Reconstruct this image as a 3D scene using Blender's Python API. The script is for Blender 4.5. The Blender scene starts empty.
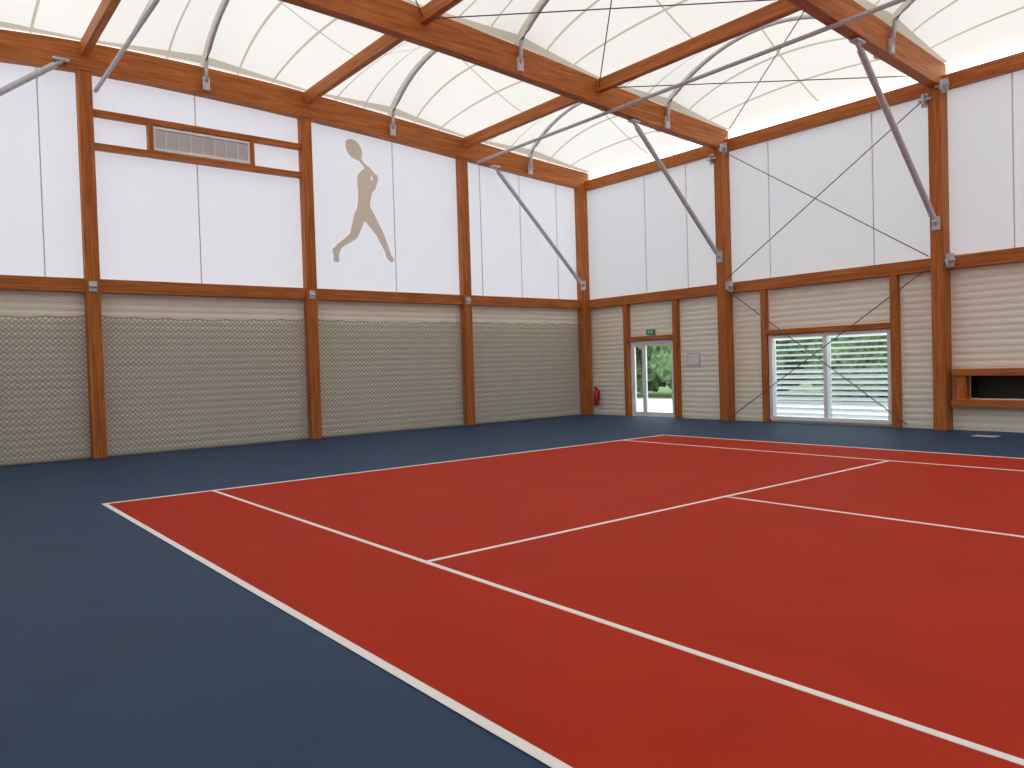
import bpy, bmesh, random
import numpy as np
from math import *
from mathutils import Vector, Matrix
random.seed(4)
sc=bpy.context.scene
sc.view_settings.view_transform='Standard'
sc.view_settings.look='None'
sc.view_settings.exposure=0.0

# ------------------------------------------------------------------ materials
def newmat(n):
    m=bpy.data.materials.new(n);m.use_nodes=True;nt=m.node_tree
    for k in list(nt.nodes): nt.nodes.remove(k)
    o=nt.nodes.new('ShaderNodeOutputMaterial')
    return m,nt,o
def N(nt,t,**kw):
    n=nt.nodes.new(t)
    for k,v in kw.items():
        if hasattr(n,k): setattr(n,k,v)
        else: n.inputs[k.replace('_',' ')].default_value=v
    return n
def principled(name,col,rough=.6,metal=0,spec=.5,noise=0,nscale=4,bump=0,bscale=60,stretch=(1,1,1)):
    m,nt,o=newmat(name)
    b=N(nt,'ShaderNodeBsdfPrincipled')
    b.inputs['Base Color'].default_value=(*col,1);b.inputs['Roughness'].default_value=rough
    b.inputs['Metallic'].default_value=metal;b.inputs['Specular IOR Level'].default_value=spec
    tc=N(nt,'ShaderNodeTexCoord');mp=N(nt,'ShaderNodeMapping');mp.inputs['Scale'].default_value=stretch
    nt.links.new(tc.outputs['Object'],mp.inputs[0])
    if noise:
        t=N(nt,'ShaderNodeTexNoise');t.inputs['Scale'].default_value=nscale;t.inputs['Detail'].default_value=5
        nt.links.new(mp.outputs[0],t.inputs['Vector'])
        r=N(nt,'ShaderNodeValToRGB');r.color_ramp.elements[0].position=.3;r.color_ramp.elements[1].position=.7
        r.color_ramp.elements[0].color=(*[c*(1-noise) for c in col],1);r.color_ramp.elements[1].color=(*[min(1,c*(1+noise)) for c in col],1)
        nt.links.new(t.outputs['Fac'],r.inputs[0]);nt.links.new(r.outputs[0],b.inputs['Base Color'])
    if bump:
        t=N(nt,'ShaderNodeTexNoise');t.inputs['Scale'].default_value=bscale
        nt.links.new(mp.outputs[0],t.inputs['Vector'])
        bp=N(nt,'ShaderNodeBump');bp.inputs['Strength'].default_value=bump;bp.inputs['Distance'].default_value=.01
        nt.links.new(t.outputs['Fac'],bp.inputs['Height']);nt.links.new(bp.outputs[0],b.inputs['Normal'])
    nt.links.new(b.outputs[0],o.inputs[0])
    return m
def wood(name,axis):
    """glulam: streaks along axis + lamella lines"""
    m,nt,o=newmat(name);b=N(nt,'ShaderNodeBsdfPrincipled');b.inputs['Roughness'].default_value=.55
    b.inputs['Specular IOR Level'].default_value=.2
    tc=N(nt,'ShaderNodeTexCoord');mp=N(nt,'ShaderNodeMapping')
    s=[14,14,14];s[axis]=.9;mp.inputs['Scale'].default_value=s
    nt.links.new(tc.outputs['Object'],mp.inputs[0])
    t=N(nt,'ShaderNodeTexNoise');t.inputs['Scale'].default_value=1.6;t.inputs['Detail'].default_value=6
    nt.links.new(mp.outputs[0],t.inputs['Vector'])
    r=N(nt,'ShaderNodeValToRGB')
    r.color_ramp.elements[0].position=.28;r.color_ramp.elements[0].color=(.35,.098,.023,1)
    r.color_ramp.elements[1].position=.75;r.color_ramp.elements[1].color=(.62,.215,.053,1)
    nt.links.new(t.outputs['Fac'],r.inputs[0])
    mp2=N(nt,'ShaderNodeMapping');s2=[9,9,25];s2[axis]=.35
    if axis==2: s2=[25,25,.35]
    mp2.inputs['Scale'].default_value=s2
    nt.links.new(tc.outputs['Object'],mp2.inputs[0])
    v=N(nt,'ShaderNodeTexVoronoi');v.inputs['Scale'].default_value=1
    nt.links.new(mp2.outputs[0],v.inputs['Vector'])
    hs=N(nt,'ShaderNodeHueSaturation')
    mr=N(nt,'ShaderNodeMapRange');mr.inputs['To Min'].default_value=.86;mr.inputs['To Max'].default_value=1.14
    sp=N(nt,'ShaderNodeSeparateColor');nt.links.new(v.outputs['Color'],sp.inputs[0])
    nt.links.new(sp.outputs[0],mr.inputs[0]);nt.links.new(mr.outputs[0],hs.inputs['Value'])
    nt.links.new(r.outputs[0],hs.inputs['Color']);nt.links.new(hs.outputs[0],b.inputs['Base Color'])
    nt.links.new(b.outputs[0],o.inputs[0])
    return m
W=[wood('glulam_x',0),wood('glulam_y',1),wood('glulam_z',2)]
def fabric(name,col,tcol,tr,seams=False):
    m,nt,o=newmat(name)
    d=N(nt,'ShaderNodeBsdfDiffuse');d.inputs[0].default_value=(*col,1)
    t=N(nt,'ShaderNodeBsdfTranslucent');t.inputs[0].default_value=(*tcol,1)
    mx=N(nt,'ShaderNodeMixShader');mx.inputs[0].default_value=tr
    if seams:
        uv=N(nt,'ShaderNodeTexCoord');sx=N(nt,'ShaderNodeSeparateXYZ');nt.links.new(uv.outputs['UV'],sx.inputs[0])
        def line(sock,pos,w):
            a=N(nt,'ShaderNodeMath',operation='SUBTRACT');nt.links.new(sock,a.inputs[0]);a.inputs[1].default_value=pos
            b=N(nt,'ShaderNodeMath',operation='ABSOLUTE');nt.links.new(a.outputs[0],b.inputs[0])
            c=N(nt,'ShaderNodeMath',operation='LESS_THAN');nt.links.new(b.outputs[0],c.inputs[0]);c.inputs[1].default_value=w
            return c.outputs[0]
        cur=None
        for sock,pos,w in [(sx.outputs[1],.17,.005),(sx.outputs[1],.34,.005),(sx.outputs[1],.5,.014),(sx.outputs[1],.66,.005),(sx.outputs[1],.83,.005),(sx.outputs[0],.5,.004),(sx.outputs[0],.02,.012),(sx.outputs[0],.98,.012)]:
            l=line(sock,pos,w)
            if cur is None: cur=l
            else:
                k=N(nt,'ShaderNodeMath',operation='MAXIMUM');nt.links.new(cur,k.inputs[0]);nt.links.new(l,k.inputs[1]);cur=k.outputs[0]
        for c_,node in ((col,d),(tcol,t)):
            mc=N(nt,'ShaderNodeMix',data_type='RGBA')
            nt.links.new(cur,mc.inputs[0]);mc.inputs[6].default_value=(*c_,1);mc.inputs[7].default_value=(c_[0]*.6,c_[1]*.55,c_[2]*.47,1)
            nt.links.new(mc.outputs[2],node.inputs[0])
    nt.links.new(d.outputs[0],mx.inputs[1]);nt.links.new(t.outputs[0],mx.inputs[2]);nt.links.new(mx.outputs[0],o.inputs[0])
    return m
M_roof=fabric('roof_membrane',(.92,.91,.88),(.50,.490,.462),.62,True)
M_panel=fabric('white_fabric_panel',(.88,.885,.92),(.57,.585,.63),.38)
M_seam=principled('panel_seam',(.66,.67,.72),.7)
M_clad=principled('beige_cladding',(.95,.92,.80),.55,spec=.3,noise=.02,nscale=3)
M_blue=principled('blue_acrylic',(.021,.059,.124),.55,spec=.20,noise=.10,nscale=1.3,bump=.15,bscale=150)
M_red=principled('red_acrylic',(.46,.030,.009),.62,spec=.08,noise=.06,nscale=1.3,bump=.15,bscale=150)
M_line=principled('line_paint',(.95,.95,.92),.6)
M_steel=principled('galvanised_steel',(.60,.61,.64),.5,metal=0,noise=.10,nscale=8)
M_cable=principled('steel_cable',(.13,.13,.14),.5,metal=.3)
M_white=principled('white_frame',(.90,.91,.92),.4)
M_net=principled('net_cord',(.34,.32,.27),.8)
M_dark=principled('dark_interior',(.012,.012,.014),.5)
M_mural=principled('mural_beige',(.96,.87,.77),.8)
M_vent=principled('vent_aluminium',(.92,.92,.92),.5)
M_redp=principled('extinguisher_red',(.6,.02,.015),.3)
M_black=principled('black_plastic',(.02,.02,.02),.4)
M_green=principled('exit_green',(.0,.42,.17),.5)
M_ground=principled('outdoor_concrete',(.80,.82,.80),.9,noise=.08,nscale=2)
M_grass=principled('grass',(.12,.22,.05),.9,noise=.4,nscale=1.5)
M_leaf=principled('foliage',(.10,.18,.07),.8,noise=.9,nscale=6)
M_paper=principled('notice_paper',(.85,.85,.83),.6)
def glassmat():
    m,nt,o=newmat('window_glass');t=N(nt,'ShaderNodeBsdfTransparent');t.inputs[0].default_value=(.93,.96,.96,1)
    g=N(nt,'ShaderNodeBsdfGlossy');g.inputs['Roughness'].default_value=.03
    x=N(nt,'ShaderNodeMixShader');x.inputs[0].default_value=.06
    nt.links.new(t.outputs[0],x.inputs[1]);nt.links.new(g.outputs[0],x.inputs[2]);nt.links.new(x.outputs[0],o.inputs[0]);return m
M_glass=glassmat()

# ------------------------------------------------------------------ helpers
def mk(name,verts,faces,mat,parent=None,smooth=False):
    me=bpy.data.meshes.new(name);me.from_pydata(verts,[],faces);me.update()
    if mat: me.materials.append(mat)
    ob=bpy.data.objects.new(name,me);sc.collection.objects.link(ob)
    if parent: ob.parent=parent
    if smooth:
        for p in me.polygons: p.use_smooth=True
    return ob
def empty(name,parent=None):
    e=bpy.data.objects.new(name,None);sc.collection.objects.link(e)
    if parent: e.parent=parent
    return e
class MB:
    def __init__(s): s.v=[];s.f=[]
    def box(s,x0,x1,y0,y1,z0,z1):
        b=len(s.v)
        s.v+=[(x0,y0,z0),(x1,y0,z0),(x1,y1,z0),(x0,y1,z0),(x0,y0,z1),(x1,y0,z1),(x1,y1,z1),(x0,y1,z1)]
        s.f+=[tuple(b+i for i in q) for q in [(0,3,2,1),(4,5,6,7),(0,1,5,4),(1,2,6,5),(2,3,7,6),(3,0,4,7)]]
        return s
    def tube(s,p0,p1,r,n=10,cap=True):
        p0=Vector(p0);p1=Vector(p1);return s.path([p0,p1],r,n,cap)
    def path(s,ps,r,n=10,cap=True):
        ps=[Vector(p) for p in ps];b0=len(s.v)
        for i,p in enumerate(ps):
            d=(ps[min(i+1,len(ps)-1)]-ps[max(i-1,0)]).normalized()
            a=Vector((0,0,1)) if abs(d.z)<.9 else Vector((1,0,0))
            u=d.cross(a).normalized();w=d.cross(u)
            rr=r[i] if isinstance(r,(list,tuple)) else r
            for k in range(n):
                t=2*pi*k/n;s.v.append(tuple(p+u*cos(t)*rr+w*sin(t)*rr))
        for i in range(len(ps)-1):
            for k in range(n):
                a=b0+i*n+k;b=b0+i*n+(k+1)%n;s.f.append((a,b,b+n,a+n))
        if cap:
            s.f.append(tuple(b0+k for k in range(n))[::-1]);e=b0+(len(ps)-1)*n;s.f.append(tuple(e+k for k in range(n)))
        return s
    def make(s,name,mat,parent=None,smooth=False,bevel=0):
        o=mk(name,s.v,s.f,mat,parent,smooth)
        if bevel:
            m=o.modifiers.new('b','BEVEL');m.width=bevel;m.segments=2;m.limit_method='ANGLE'
        return o
def box(name,x0,x1,y0,y1,z0,z1,mat,parent=None,bevel=0):
    return MB().box(x0,x1,y0,y1,z0,z1).make(name,mat,parent,bevel=bevel)

# ------------------------------------------------------------------ dimensions
XB=-6.26; YB=14.91; YN=-3.9; XE=30.3
FX=[-6.26,-1.17,4.14,9.4,14.7,19.95,25.2,30.3]      # portal frames
PY=[-3.9,1.14,5.77,10.32,14.91]                      # post / purlin lines
kz=[(-4.4,7.30),(-3.9,7.36),(1.2,7.74),(3.5,7.71),(5.75,7.63),(8.15,7.50),(10.4,7.34),(11.6,7.25),(14.9,7.07),(15.4,7.04)]
def zb(y): 
    t=0
    for d in (-1,-.5,0,.5,1): t+=np.interp(y+d,[k[0] for k in kz],[k[1] for k in kz])
    return float(t/5)
def dep(y): return float(np.interp(y,[-3.9,5,15],[.5,.6,.5]))
def zt(y): return zb(y)+dep(y)
RZ0,RZ1=3.33,3.60

# ------------------------------------------------------------------ floor and court
box('floor',XB-.45,XE+.4,YN-.4,YB+.4,-.2,0,M_blue)
court=empty('tennis_court')
box('red_playing_surface',0,23.77,0,10.97,0.0,.004,M_red,court)
lines=MB();h0,h1=.004,.007
def lx(y,x0,x1,w=.05): lines.box(x0,x1,y-w/2,y+w/2,h0,h1)
def ly(x,y0,y1,w=.05): lines.box(x-w/2,x+w/2,y0,y1,h0+.0005,h1+.0005)
lx(.025,0,23.77,.06);lx(10.945,0,23.77,.06);lx(1.37,0,23.77);lx(9.6,0,23.77);lx(5.485,5.485,18.285)
ly(.03,0,10.97,.07);ly(23.74,0,10.97,.07);ly(5.485,1.37,9.6);ly(18.285,1.37,9.6)
lines.make('court_lines',M_line,court)
box('floor_cover_plate',5.05,5.45,13.9,14.2,0,.006,M_steel)

# ------------------------------------------------------------------ ribbed cladding
def cladding(axis,pos,a0,a1,z0,z1,sgn,mb,pitch=.14,dp=.009):
    prof=[];z=z0
    while z<z1-1e-4:
        for dz,d in ((0,0),(.035,0),(.062,dp),(.115,dp)):
            if z+dz<z1: prof.append((z+dz,d))
        z+=pitch
    prof.append((z1,0))
    b=len(mb.v)
    for (z,d) in prof:
        for a in (a0,a1):
            mb.v.append((pos+sgn*d,a,z) if axis=='x' else (a,pos+sgn*d,z))
    for i in range(len(prof)-1):
        q=b+2*i;mb.f.append((q,q+1,q+3,q+2))

# ---- gable wall (left in view)  plane X
wl=empty('wall_left')
mb=MB();cladding('x',XB-.22,YN-.2,YB+.2,0,RZ0+.05,1,mb);mb.make('cladding',M_clad,wl)
def gable_panel(x,name,parent):
    ys=list(np.linspace(YN-.2,YB+.2,60));v=[];f=[]
    for y in ys: v+=[(x,y,RZ0),(x,y,zt(y)-.03)]
    for i in range(len(ys)-1): f.append((2*i,2*i+2,2*i+3,2*i+1))
    return mk(name,v,f,M_panel,parent)
gable_panel(XB-.2,'fabric_panel',wl)
mb=MB()
for y in (-1.4,.35,3.3,8.2,11.0,12.45,13.9): mb.box(XB-.2,XB-.193,y-.011,y+.011,RZ1,zt(y)-.3)
mb.make('panel_seams',M_seam,wl)
MB().box(XB-.2,XB-.03,YN,YB,RZ0,RZ1).make('rail_beam',W[1],wl,bevel=.008)
f1=MB();f1.box(XB-.2,XB-.02,1.25,5.66,6.88,7.00);f1.box(XB-.2,XB-.02,1.25,5.66,6.21,6.33)
f1.make('clerestory_rails',W[1],wl,bevel=.006)
f1=MB()
for y in (2.34,4.47): f1.box(XB-.2,XB-.02,y-.05,y+.05,6.33,6.88)
f1.make('clerestory_studs',W[2],wl,bevel=.006)
vent=empty('ventilation_grille')
va,vb=2.39,4.42
mb=MB();mb.box(XB-.12,XB-.04,va,vb,6.35,6.40);mb.box(XB-.12,XB-.04,va,vb,6.80,6.85);mb.box(XB-.12,XB-.04,va,va+.04,6.40,6.80);mb.box(XB-.12,XB-.04,vb-.04,vb,6.40,6.80)
for k in range(9):
    z=6.41+k*.043;b=len(mb.v);a0,a1=va+.04,vb-.04
    mb.v+=[(XB-.10,a0,z+.028),(XB-.06,a0,z),(XB-.06,a1,z),(XB-.10,a1,z+.028),(XB-.10,a0,z+.034),(XB-.06,a0,z+.022),(XB-.06,a1,z+.022),(XB-.10,a1,z+.034)]
    mb.f+=[tuple(b+i for i in q) for q in [(0,3,2,1),(4,5,6,7),(0,1,5,4),(1,2,6,5),(2,3,7,6),(3,0,4,7)]]
for y in np.linspace(2.65,4.15,7): mb.box(XB-.10,XB-.05,y-.008,y+.008,6.4,6.8)
mb.make('louvre_blades',M_vent,vent)
box('backing',XB-.125,XB-.115,va+.01,vb-.01,6.36,6.84,M_vent,vent)

# ---- side wall (right in view) plane Y
wr=empty('wall_right')
DX0,DX1=-4.62,-2.96; DZ=2.22
WX0,WX1=.03,3.06; WZ0,WZ1=.06,2.17
NX0,NX1,NZ0,NZ1=4.62,8.9,.66,1.12
cy=YB+.2
mb=MB()
for (a0,a1,z0,z1) in [(XB-.2,DX0,0,RZ0+.05),(DX0,DX1,DZ,RZ0+.05),(DX1,WX0,0,RZ0+.05),(WX0,WX1,WZ1,RZ0+.05),(WX1,NX0,0,RZ0+.05),(NX0,NX1,0,NZ0),(NX0,NX1,NZ1,RZ0+.05),(NX1,XE,0,RZ0+.05)]:
    cladding('y',cy,a0,a1,z0,z1,-1,mb)
mb.box(WX0,WX1,cy,cy+.12,0,WZ0)
mb.make('cladding',M_clad,wr)
mk('fabric_panel',[(XB-.2,cy-.02,RZ0),(XE,cy-.02,RZ0),(XE,cy-.02,7.35),(XB-.2,cy-.02,7.35)],[(0,1,2,3)],M_panel,wr)
mb=MB()
xs=[-3.95,-2.45,.1,2.7,5.45,7.9,11,13.2,16.5,18.5,21.5,23.5,27,29]
for x in xs: mb.box(x-.011,x+.011,cy-.028,cy-.02,RZ1,7.05)
mb.make('panel_seams',M_seam,wr)
MB().box(XB,XE,YB+.03,YB+.2,RZ0,RZ1).make('rail_beam',W[0],wr,bevel=.008)
MB().box(XB,XE,YB-.0,YB+.2,7.02,7.30).make('eave_beam',W[0],wr,bevel=.008)
st=MB()
for x0,x1,z0,z1 in [(-4.80,-4.64,0,RZ0),(-2.94,-2.79,0,RZ0),(-.13,.01,0,RZ0),(3.08,3.24,0,RZ0)]: st.box(x0,x1,YB+.04,YB+.22,z0,z1)
st.box(4.36,4.60,YB+.02,YB+.2,.50,1.26)
st.make('opening_studs',W[2],wr,bevel=.006)
st=MB()
st.box(-4.64,-2.94,YB+.06,YB+.22,2.24,2.36);st.box(.01,3.08,YB+.04,YB+.22,2.19,2.31)
st.box(4.34,9.0,YB-.02,YB+.2,1.13,1.27);st.box(4.34,9.0,YB-.06,YB+.2,.50,.64)
st.make('opening_lintels',W[0],wr,bevel=.006)
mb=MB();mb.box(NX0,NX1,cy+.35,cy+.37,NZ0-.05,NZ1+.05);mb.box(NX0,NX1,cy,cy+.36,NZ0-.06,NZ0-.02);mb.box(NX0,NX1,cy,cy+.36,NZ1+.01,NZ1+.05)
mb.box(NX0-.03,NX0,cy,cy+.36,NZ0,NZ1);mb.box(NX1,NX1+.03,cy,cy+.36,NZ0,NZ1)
mb.make('niche_interior',M_dark,wr)

# ---- remaining shell (behind the camera)
wn=empty('wall_near')
mb=MB();cladding('y',YN-.2,XB-.2,XE,0,RZ0+.05,1,mb);mb.make('cladding',M_clad,wn)
mk('fabric_panel',[(XB-.2,YN-.18,RZ0),(XE,YN-.18,RZ0),(XE,YN-.18,7.6),(XB-.2,YN-.18,7.6)],[(0,1,2,3)],M_panel,wn)
MB().box(XB,XE,YN-.2,YN-.03,RZ0,RZ1).make('rail_beam',W[0],wn)
MB().box(XB,XE,YN-.2,YN,7.2,7.6).make('eave_beam',W[0],wn)
we=empty('wall_end')
mb=MB();cladding('x',XE+.1,YN-.2,YB+.2,0,RZ0+.05,-1,mb);mb.make('cladding',M_clad,we)
gable_panel(XE+.1,'fabric_panel',we)
MB().box(XE-.05,XE+.1,YN,YB,RZ0,RZ1).make('rail_beam',W[1],we)

# ------------------------------------------------------------------ portal frames (posts, rafter, knee braces, brackets)
def post(x0,x1,y0,y1,z1,e):
    return MB().box(x0,x1,y0,y1,0,z1).make('timber_post',W[2],e,bevel=.01)
def brace(p0,p1,e):
    p0=Vector(p0);p1=Vector(p1);d=(p1-p0).normalized()
    MB().tube(p0+d*.12,p1-d*.12,.06,14).make('knee_brace_tube',M_steel,e)
    mb=MB()
    for p in (p0,p1): mb.tube(p-d*.04,p+d*.16,.04,8)
    mb.box(p0.x-.08,p0.x+.08,p0.y-.14,p0.y+.14,p0.z+.02,p0.z+.06)
    mb.box(p1.x-.08,p1.x+.08,p1.y+.03,p1.y+.07,p1.z-.16,p1.z+.12)
    mb.make('knee_brace_plates',M_steel,e)
def gusset(x,y,z,e):
    mb=MB()
    mb.box(x-.09,x+.09,y-.02,y+.02,z-.14,z+.14);mb.box(x-.015,x+.015,y-.16,y+.02,z-.1,z+.1)
    mb.tube((x-.13,y-.07,z),(x+.13,y-.07,z),.03,8)
    mb.make('steel_bracket',M_steel,e)
for i,x in enumerate(FX):
    e=empty('timber_portal_frame')
    xa,xb_=(x-.11,x+.11)
    if i==0: xa,xb_=XB-.2,XB+.04
    if i==7: xa,xb_=XE-.1,XE+.1
    ys=list(np.linspace(YN-.2,YB+.2,48));v=[];f=[]
    for y in ys: v+=[(xa,y,zb(y)),(xb_,y,zb(y)),(xb_,y,zt(y)),(xa,y,zt(y))]
    for k in range(len(ys)-1):
        for a in range(4): f.append((4*k+a,4*k+(a+1)%4,4*k+4+(a+1)%4,4*k+4+a))
    f+=[(0,1,2,3)[::-1],tuple(4*(len(ys)-1)+a for a in range(4))]
    mk('glulam_rafter',v,f,W[1],e)
    if i==0:
        for y in PY[1:4]: post(XB-.2,XB+.02,y-.13,y+.13,zb(y)+.05,e)
        post(XB-.2,XB+.05,14.68,15.0,7.1,e);post(XB-.2,XB+.05,YN-.1,YN+.15,7.3,e)
        brace((XB+.1,11.35,7.2),(XB+.1,14.63,4.05),e);brace((XB+.1,.72,7.76),(XB+.1,-3.7,4.3),e)
        for y in PY[1:4]:
            mb=MB();mb.box(XB+.02,XB+.05,y-.08,y+.06,3.34,3.54);mb.tube((XB+.06,y-.08,3.44),(XB+.06,y+.06,3.44),.03,8);mb.make('steel_bracket',M_steel,e)
    elif i==7:
        for y in PY[1:4]: post(XE-.1,XE+.1,y-.13,y+.13,zb(y)+.05,e)
        post(XE-.15,XE+.1,14.68,15.0,7.1,e);post(XE-.15,XE+.1,YN-.1,YN+.15,7.3,e)
    else:
        post(x-.13,x+.13,YB-.13,YB+.2,7.2,e);post(x-.13,x+.13,YN-.2,YN+.15,7.4,e)
        brace((x,11.6,7.18),(x,14.72,4.3),e);brace((x,-.6,7.55),(x,-3.7,4.3),e)
        gusset(x+.2,YB-.02,3.5,e);gusset(x+.17,YB-.1,7.05,e);gusset(x-.17,YB-.1,6.85,e)
for y in PY[1:4]:
    for i in range(7):
        z=zt(y)
        MB().box(FX[i]+.115,FX[i+1]-.115,y-.07,y+.07,z-.30,z-.03).make('timber_purlin',W[0],bevel=.006)

# ------------------------------------------------------------------ roof membrane
ceil=empty('ceiling')
def mprof(t): return max(0,4*t*(1-t))**.8
H=1.0
v=[];f=[];uv=[]
nu,nv=24,24
for i in range(7):
    for j in range(4):
        b=len(v);y0,y1=PY[j],PY[j+1]
        if j==3:y1=YB+.15
        if j==0:y0=YN-.15
        for a in range(nu+1):
            t=a/nu
            for c in range(nv+1):
                s=c/nv;y=y0+(y1-y0)*s
                g=(1-abs(2*s-1))**1.25
                v.append((FX[i]+(FX[i+1]-FX[i])*t,y,zt(y)+.02+H*mprof(t)*g));uv.append((t,s))
        for a in range(nu):
            for c in range(nv):
                q=b+a*(nv+1)+c;f.append((q,q+nv+1,q+nv+2,q+1))
ob=mk('membrane',v,f,M_roof,ceil,smooth=True)
ul=ob.data.uv_layers.new(name='UVMap')
for l in ob.data.loops: ul.data[l.index].uv=uv[l.vertex_index]
for i in range(7):
    for j in range(4):
        ym=(PY[j]+PY[j+1])/2;z0=zt(ym);xa,xb_=FX[i]+.14,FX[i+1]-.14
        e=empty('steel_arch')
        ps=[(xa,ym,z0-.36)]
        for k in range(1,25):
            t=k/25;x=FX[i]+(FX[i+1]-FX[i])*t
            if x<xa+.02 or x>xb_-.02: continue
            ps.append((x,ym,z0-.06+H*mprof(t)-.12*(1-mprof(t))))
        ps.append((xb_,ym,z0-.36))
        MB().path(ps,.045,8).make('arch_tube',M_steel,e,smooth=True)
        mb=MB()
        for xx in (xa,xb_): mb.box(xx-.028,xx+.028,ym-.07,ym+.07,z0-.52,z0-.25)
        mb.make('brackets',M_steel,e)

# ------------------------------------------------------------------ tubes, cables
for y,z in ((10.75,7.28),(1.32,7.34)):
    MB().tube((XB+.045,y,z),(XE-.105,y,z),.04,10).make('wind_bracing_tube',M_steel)
def cable(ps,name='bracing_cable',r=.011):
    mb=MB()
    for a,b in ps: mb.tube(a,b,r,6)
    mb.make(name,M_cable)
yc=YB-.16
x1,x2=FX[1]+.2,FX[2]-.15
cable([((x1,yc,6.95),(x2,yc,3.62)),((x1,yc+.03,3.7),(x2,yc+.03,6.9)),((x1,yc,3.4),(x2-.5,yc,.1)),((x1,yc+.03,.1),(x2,yc+.03,3.4))],r=.012)
for j in range(4):
    ya,yb_=PY[j],PY[j+1]
    cable([((FX[1]+.12,ya,zt(ya)-.2),(FX[2]-.12,yb_,zt(yb_)-.2)),((FX[1]+.12,yb_,zt(yb_)-.2),(FX[2]-.12,ya,zt(ya)-.2))],'roof_bracing_cable')

# ------------------------------------------------------------------ pendant spotlight under the middle purlin
sl=empty('pendant_spotlight')
px_,py_=1.45,PY[2]
MB().tube((px_,py_,zt(py_)-.301),(px_,py_,7.62),.015,8).make('stem',M_black,sl)
MB().path([(px_,py_,7.64),(px_,py_,7.60),(px_,py_,7.54),(px_,py_,7.46),(px_,py_,7.45)],[.03,.07,.12,.14,.13],20).make('housing',M_black,sl,smooth=True)
MB().tube((px_,py_,7.452),(px_,py_,7.445),.10,20).make('lens',M_dark,sl)

# ------------------------------------------------------------------ nets
NT=2.87;cell=.10
def top_sag(yy,y0,y1): 
    t=(yy-y0)/(y1-y0);return .04*sin(pi*t)+.035*abs(sin(pi*t*7))
def net(y0,y1,x):
    e=empty('divider_net');mb=MB();r=.0055
    for sg in (1,-1):
        lo=(y0-NT,y1) if sg==1 else (y0,y1+NT)
        k=lo[0]
        while k<lo[1]:
            za,zb_=0.02,NT
            if sg==1: za=max(za,y0-k);zb_=min(zb_,y1-k)
            else: za=max(za,k-y1);zb_=min(zb_,k-y0)
            if zb_-za>.03:
                n=max(2,int((zb_-za)/.4)+1);ps=[]
                for q in np.linspace(za,zb_,n):
                    yy=k+sg*q;sag=top_sag(yy,y0,y1)*(q/NT)**3
                    ps.append((x+.02*sin(yy*2.6)*(1-.4*q/NT)+sg*.002,yy,q-sag))
                mb.path(ps,r,4,False)
            k+=cell
    mb.make('mesh',M_net,e)
    ts=np.linspace(0,1,71)
    ps=[(x+.02*sin((y0+(y1-y0)*t)*2.6)*.6,y0+(y1-y0)*t,NT-top_sag(y0+(y1-y0)*t,y0,y1)) for t in ts]
    m2=MB().path(ps,.009,6);m2.path([(x+.01,p[1],.03) for p in ps],.018,6);m2.make('edge_ropes',M_net,e)
for a,b in ((-3.7,1.0),(1.28,5.63),(5.91,10.18),(10.46,14.66)): net(a,b,XB-.1)

# ------------------------------------------------------------------ mural (painted silhouette: overlapping flat shapes, staggered by fractions of a mm)
mm=MB();lay=[0]
def mp(px,py):
    return (XB-.190+lay[0]*.0006,6.52+(px-340)*.0278,4.28+(262+.15*(px-340)-py)*.0252)
def mpoly(pts):
    lay[0]+=1;b=len(mm.v);mm.v+= [mp(*p) for p in pts];mm.f.append(tuple(range(b,b+len(pts))))
def mell(cx,cy_,rx,ry,ang=0):
    a=radians(ang);mpoly([(cx+rx*cos(t)*cos(a)-ry*sin(t)*sin(a),cy_+rx*cos(t)*sin(a)+ry*sin(t)*cos(a)) for t in np.linspace(0,2*pi,28,endpoint=False)])
def mcap(x0,y0,r0,x1,y1,r1):
    a=atan2(y1-y0,x1-x0);pts=[]
    for t in np.linspace(a+pi/2,a+3*pi/2,8): pts.append((x0+r0*cos(t),y0+r0*sin(t)))
    for t in np.linspace(a-pi/2,a+pi/2,8): pts.append((x1+r1*cos(t),y1+r1*sin(t)))
    mpoly(pts)
mell(361,152,7.2,11.5,-32)                # racket head
mcap(366.5,162,1.6,374,171,1.4)           # throat and handle
mcap(373.5,170,2.2,382.5,180,2.4)         # forearm
mcap(382.5,180,2.6,378,190,3.8)           # upper arm
mcap(373,171,2.0,366,178,2.4);mcap(366,178,2.4,366,188,3.2)
mell(372.5,178,5.0,6.0,10)                # head
mcap(372.5,182,4.4,372,189,5)
mcap(367,189,3.8,376,189,4.6)             # shoulders
mcap(371.5,191,7.4,369,206,6.0)           # torso
mcap(369,206,6.2,368.5,216,7.8)           # hips / shorts
mcap(372,216,6.4,384,236,3.8);mcap(384,236,4.0,393,258,2.2);mcap(392,259,2.6,396,264,2.6)   # rear leg
mcap(365,217,6.4,358,237,4.2);mcap(358,237,4.2,344,246,2.6);mcap(343,246,2.8,339,259,2.2);mcap(339,250,2.8,341,260,2.2) # front leg
mm.make('tennis_player_mural',M_mural)

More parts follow.
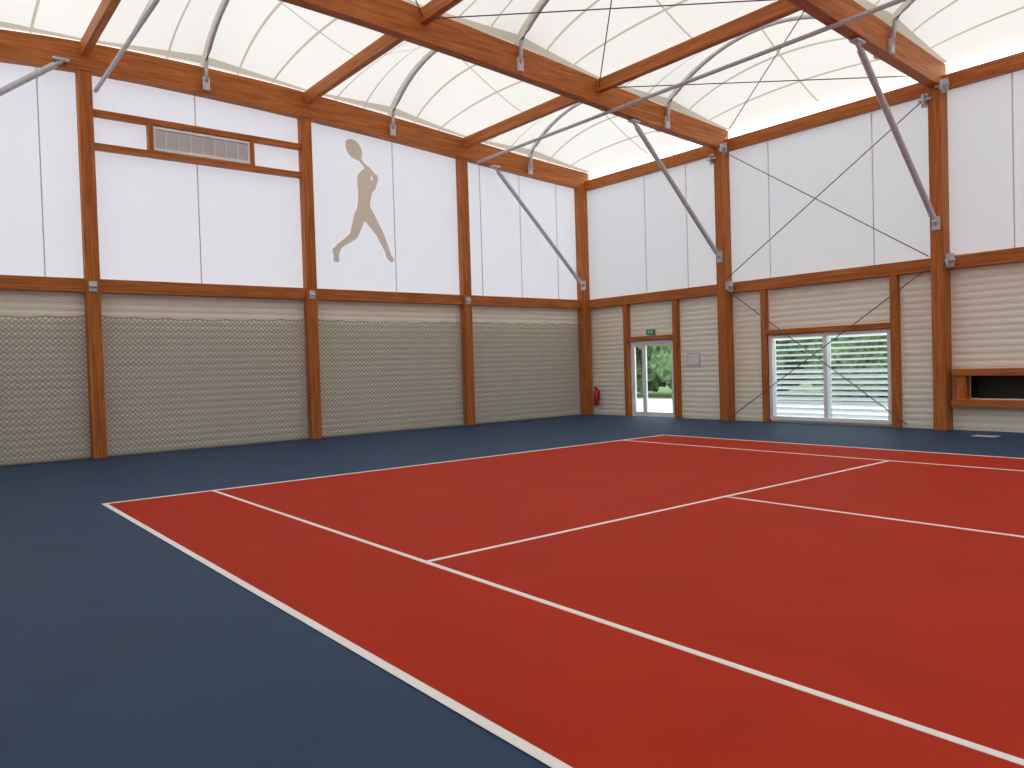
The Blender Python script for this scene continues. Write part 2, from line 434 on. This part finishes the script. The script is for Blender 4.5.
# ------------------------------------------------------------------ door
door=empty('door_1')
mb=MB();yd0,yd1=cy-.06,cy+.04
mb.box(DX0,DX0+.07,yd0,yd1,0,DZ);mb.box(DX1-.07,DX1,yd0,yd1,0,DZ);mb.box(DX0+.07,DX1-.07,yd0,yd1,DZ-.07,DZ)
xm=DX0+.5
for a,b in ((DX0+.07,xm),(xm,DX1-.07)):
    mb.box(a+.005,a+.07,yd0+.02,yd1-.02,.02,DZ-.075);mb.box(b-.07,b-.005,yd0+.02,yd1-.02,.02,DZ-.075)
    mb.box(a+.07,b-.07,yd0+.02,yd1-.02,.02,.14);mb.box(a+.07,b-.07,yd0+.02,yd1-.02,DZ-.15,DZ-.075)
mb.make('frame',M_white,door)
box('glazing',DX0+.1,DX1-.1,cy-.015,cy-.005,.14,DZ-.14,M_glass,door)
MB().tube((xm+.12,yd0-.04,1.05),(xm+.26,yd0-.04,1.05),.012,8).tube((xm+.12,yd0+.02,1.05),(xm+.12,yd0-.04,1.05),.012,8).make('handle',M_steel,door)
ex=empty('exit_sign');box('housing',-3.98,-3.68,cy-.075,cy-.03,2.39,2.55,M_green,ex,bevel=.004)
fig=MB();yy=cy-.078
fig.tube((-3.86,yy,2.515),(-3.86,yy-.002,2.515),.014,10)
for a,b in (((-3.865,2.50),(-3.875,2.465)),((-3.875,2.465),(-3.85,2.44)),((-3.85,2.44),(-3.86,2.42)),((-3.875,2.465),(-3.90,2.445)),((-3.90,2.445),(-3.925,2.445)),((-3.865,2.495),(-3.84,2.475)),((-3.865,2.495),(-3.895,2.482))):
    fig.tube((a[0],yy,a[1]),(b[0],yy,b[1]),.006,6)
fig.box(-3.79,-3.74,yy,yy+.001,2.425,2.52)
fig.make('running_figure',M_white,ex)

# ------------------------------------------------------------------ window with louvred shutter
win=empty('window_1')
mb=MB();a,b=WX0,WX1
mb.box(a,a+.09,cy-.08,cy+.05,WZ0,WZ1);mb.box(b-.09,b,cy-.08,cy+.05,WZ0,WZ1);mb.box(a+.09,b-.09,cy-.08,cy+.05,WZ1-.08,WZ1);mb.box(a+.09,b-.09,cy-.08,cy+.05,WZ0,WZ0+.09)
xm=(a+b)/2-.04
mb.box(xm-.05,xm+.05,cy-.06,cy+.03,WZ0+.09,WZ1-.08)
mb.make('frame',M_white,win)
mb=MB();n=15
for k in range(n):
    z=WZ0+.13+k*(WZ1-WZ0-.24)/(n-1);q=len(mb.v);d=.038 if k<9 else .018
    y0,y1=cy+.10,cy+.16
    mb.v+=[(a,y0,z+d),(b,y0,z+d),(b,y1,z-d),(a,y1,z-d),(a,y0,z+d+.012),(b,y0,z+d+.012),(b,y1,z-d+.012),(a,y1,z-d+.012)]
    mb.f+=[tuple(q+i for i in t) for t in [(0,3,2,1),(4,5,6,7),(0,1,5,4),(1,2,6,5),(2,3,7,6),(3,0,4,7)]]
mb.box(a,a+.05,cy+.09,cy+.17,WZ0,WZ1);mb.box(b-.05,b,cy+.09,cy+.17,WZ0,WZ1);mb.box(xm-.03,xm+.03,cy+.09,cy+.17,WZ0,WZ1)
M_sl=fabric('translucent_white_slat',(.93,.95,.97),(.93,.96,.98),.6)
mb.make('louvre_slats',M_sl,win)
box('glazing',a+.09,b-.09,cy-.01,cy,WZ0+.09,WZ1-.08,M_glass,win)

# ------------------------------------------------------------------ small objects
fe=empty('fire_extinguisher');fx,fy=-5.95,YB-.01
MB().path([(fx,fy,.30),(fx,fy,.32),(fx,fy,.72),(fx,fy,.78),(fx,fy,.81)],[.06,.085,.085,.05,.028],16).make('cylinder_body',M_redp,fe,smooth=True)
m2=MB();m2.box(fx-.03,fx+.03,fy-.03,fy+.03,.81,.86);m2.box(fx-.10,fx+.02,fy-.012,fy+.012,.86,.88);m2.path([(fx+.02,fy,.83),(fx+.12,fy-.01,.78),(fx+.12,fy-.02,.55),(fx+.10,fy-.03,.42)],.012,8)
m2.box(fx-.05,fx+.05,fy+.07,fy+.10,.45,.75)
m2.make('valve_and_hose',M_black,fe)
nb=empty('notice_frame');box('paper',-2.52,-2.14,cy-.05,cy-.03,1.50,1.80,M_paper,nb)
mb=MB();mb.box(-2.54,-2.12,cy-.06,cy-.03,1.80,1.82);mb.box(-2.54,-2.12,cy-.06,cy-.03,1.48,1.50);mb.box(-2.54,-2.52,cy-.06,cy-.03,1.5,1.8);mb.box(-2.14,-2.12,cy-.06,cy-.03,1.5,1.8)
mb.make('frame',M_steel,nb)

# ------------------------------------------------------------------ outdoors
box('outdoor_ground',-80,90,YB+.45,YB+9.5,-.25,-.03,M_ground)
box('outdoor_lawn',-80,90,YB+9.5,YB+80,-.25,-.02,M_grass)
hd=MB()
for k in range(400):
    cx=-26+k*.14+random.uniform(-.2,.2);cyy=YB+11+random.uniform(-1,2.5);cz=random.uniform(.9,5.4);R_=random.uniform(.8,1.3)
    bm=bmesh.new();bmesh.ops.create_icosphere(bm,subdivisions=3,radius=R_)
    for q in bm.verts:
        q.co*=1+random.uniform(-.28,.28);q.co+=Vector((cx,cyy,max(cz,R_)));q.co.z=max(q.co.z,-.02)
    o=len(hd.v);hd.v+=[tuple(q.co) for q in bm.verts];hd.f+=[tuple(o+w.index for w in fc.verts) for fc in bm.faces];bm.free()
hd.make('outdoor_hedge',M_leaf)

# ------------------------------------------------------------------ light
w=bpy.data.worlds.new('world');sc.world=w;w.use_nodes=True
bg=w.node_tree.nodes['Background'];bg.inputs[0].default_value=(.94,.97,1,1);bg.inputs[1].default_value=2.4
sd=bpy.data.lights.new('sun','SUN');sd.energy=1.9;sd.angle=.02;sd.color=(1,.95,.88)
so=bpy.data.objects.new('sun',sd);sc.collection.objects.link(so)
so.rotation_euler=Vector((-.42,-.24,-.86)).to_track_quat('-Z','Y').to_euler();so.location=(20,5,40)

# ------------------------------------------------------------------ camera
yaw,pitch,roll=[radians(a) for a in (140.96,-1.24,-1.72)]
fw=Vector((cos(pitch)*cos(yaw),cos(pitch)*sin(yaw),sin(pitch)))
r=fw.cross(Vector((0,0,1))).normalized();u=r.cross(fw)
r2=r*cos(roll)+u*sin(roll);u2=-r*sin(roll)+u*cos(roll)
cd=bpy.data.cameras.new('camera');co=bpy.data.objects.new('camera',cd);sc.collection.objects.link(co)
co.matrix_world=Matrix(((r2.x,u2.x,-fw.x,10.83),(r2.y,u2.y,-fw.y,-1.96),(r2.z,u2.z,-fw.z,1.60),(0,0,0,1)))
cd.sensor_width=36;cd.lens=760.35*36/1024;cd.shift_x=-2.7/1024;cd.shift_y=-1.45/1024;cd.clip_end=400
sc.camera=co
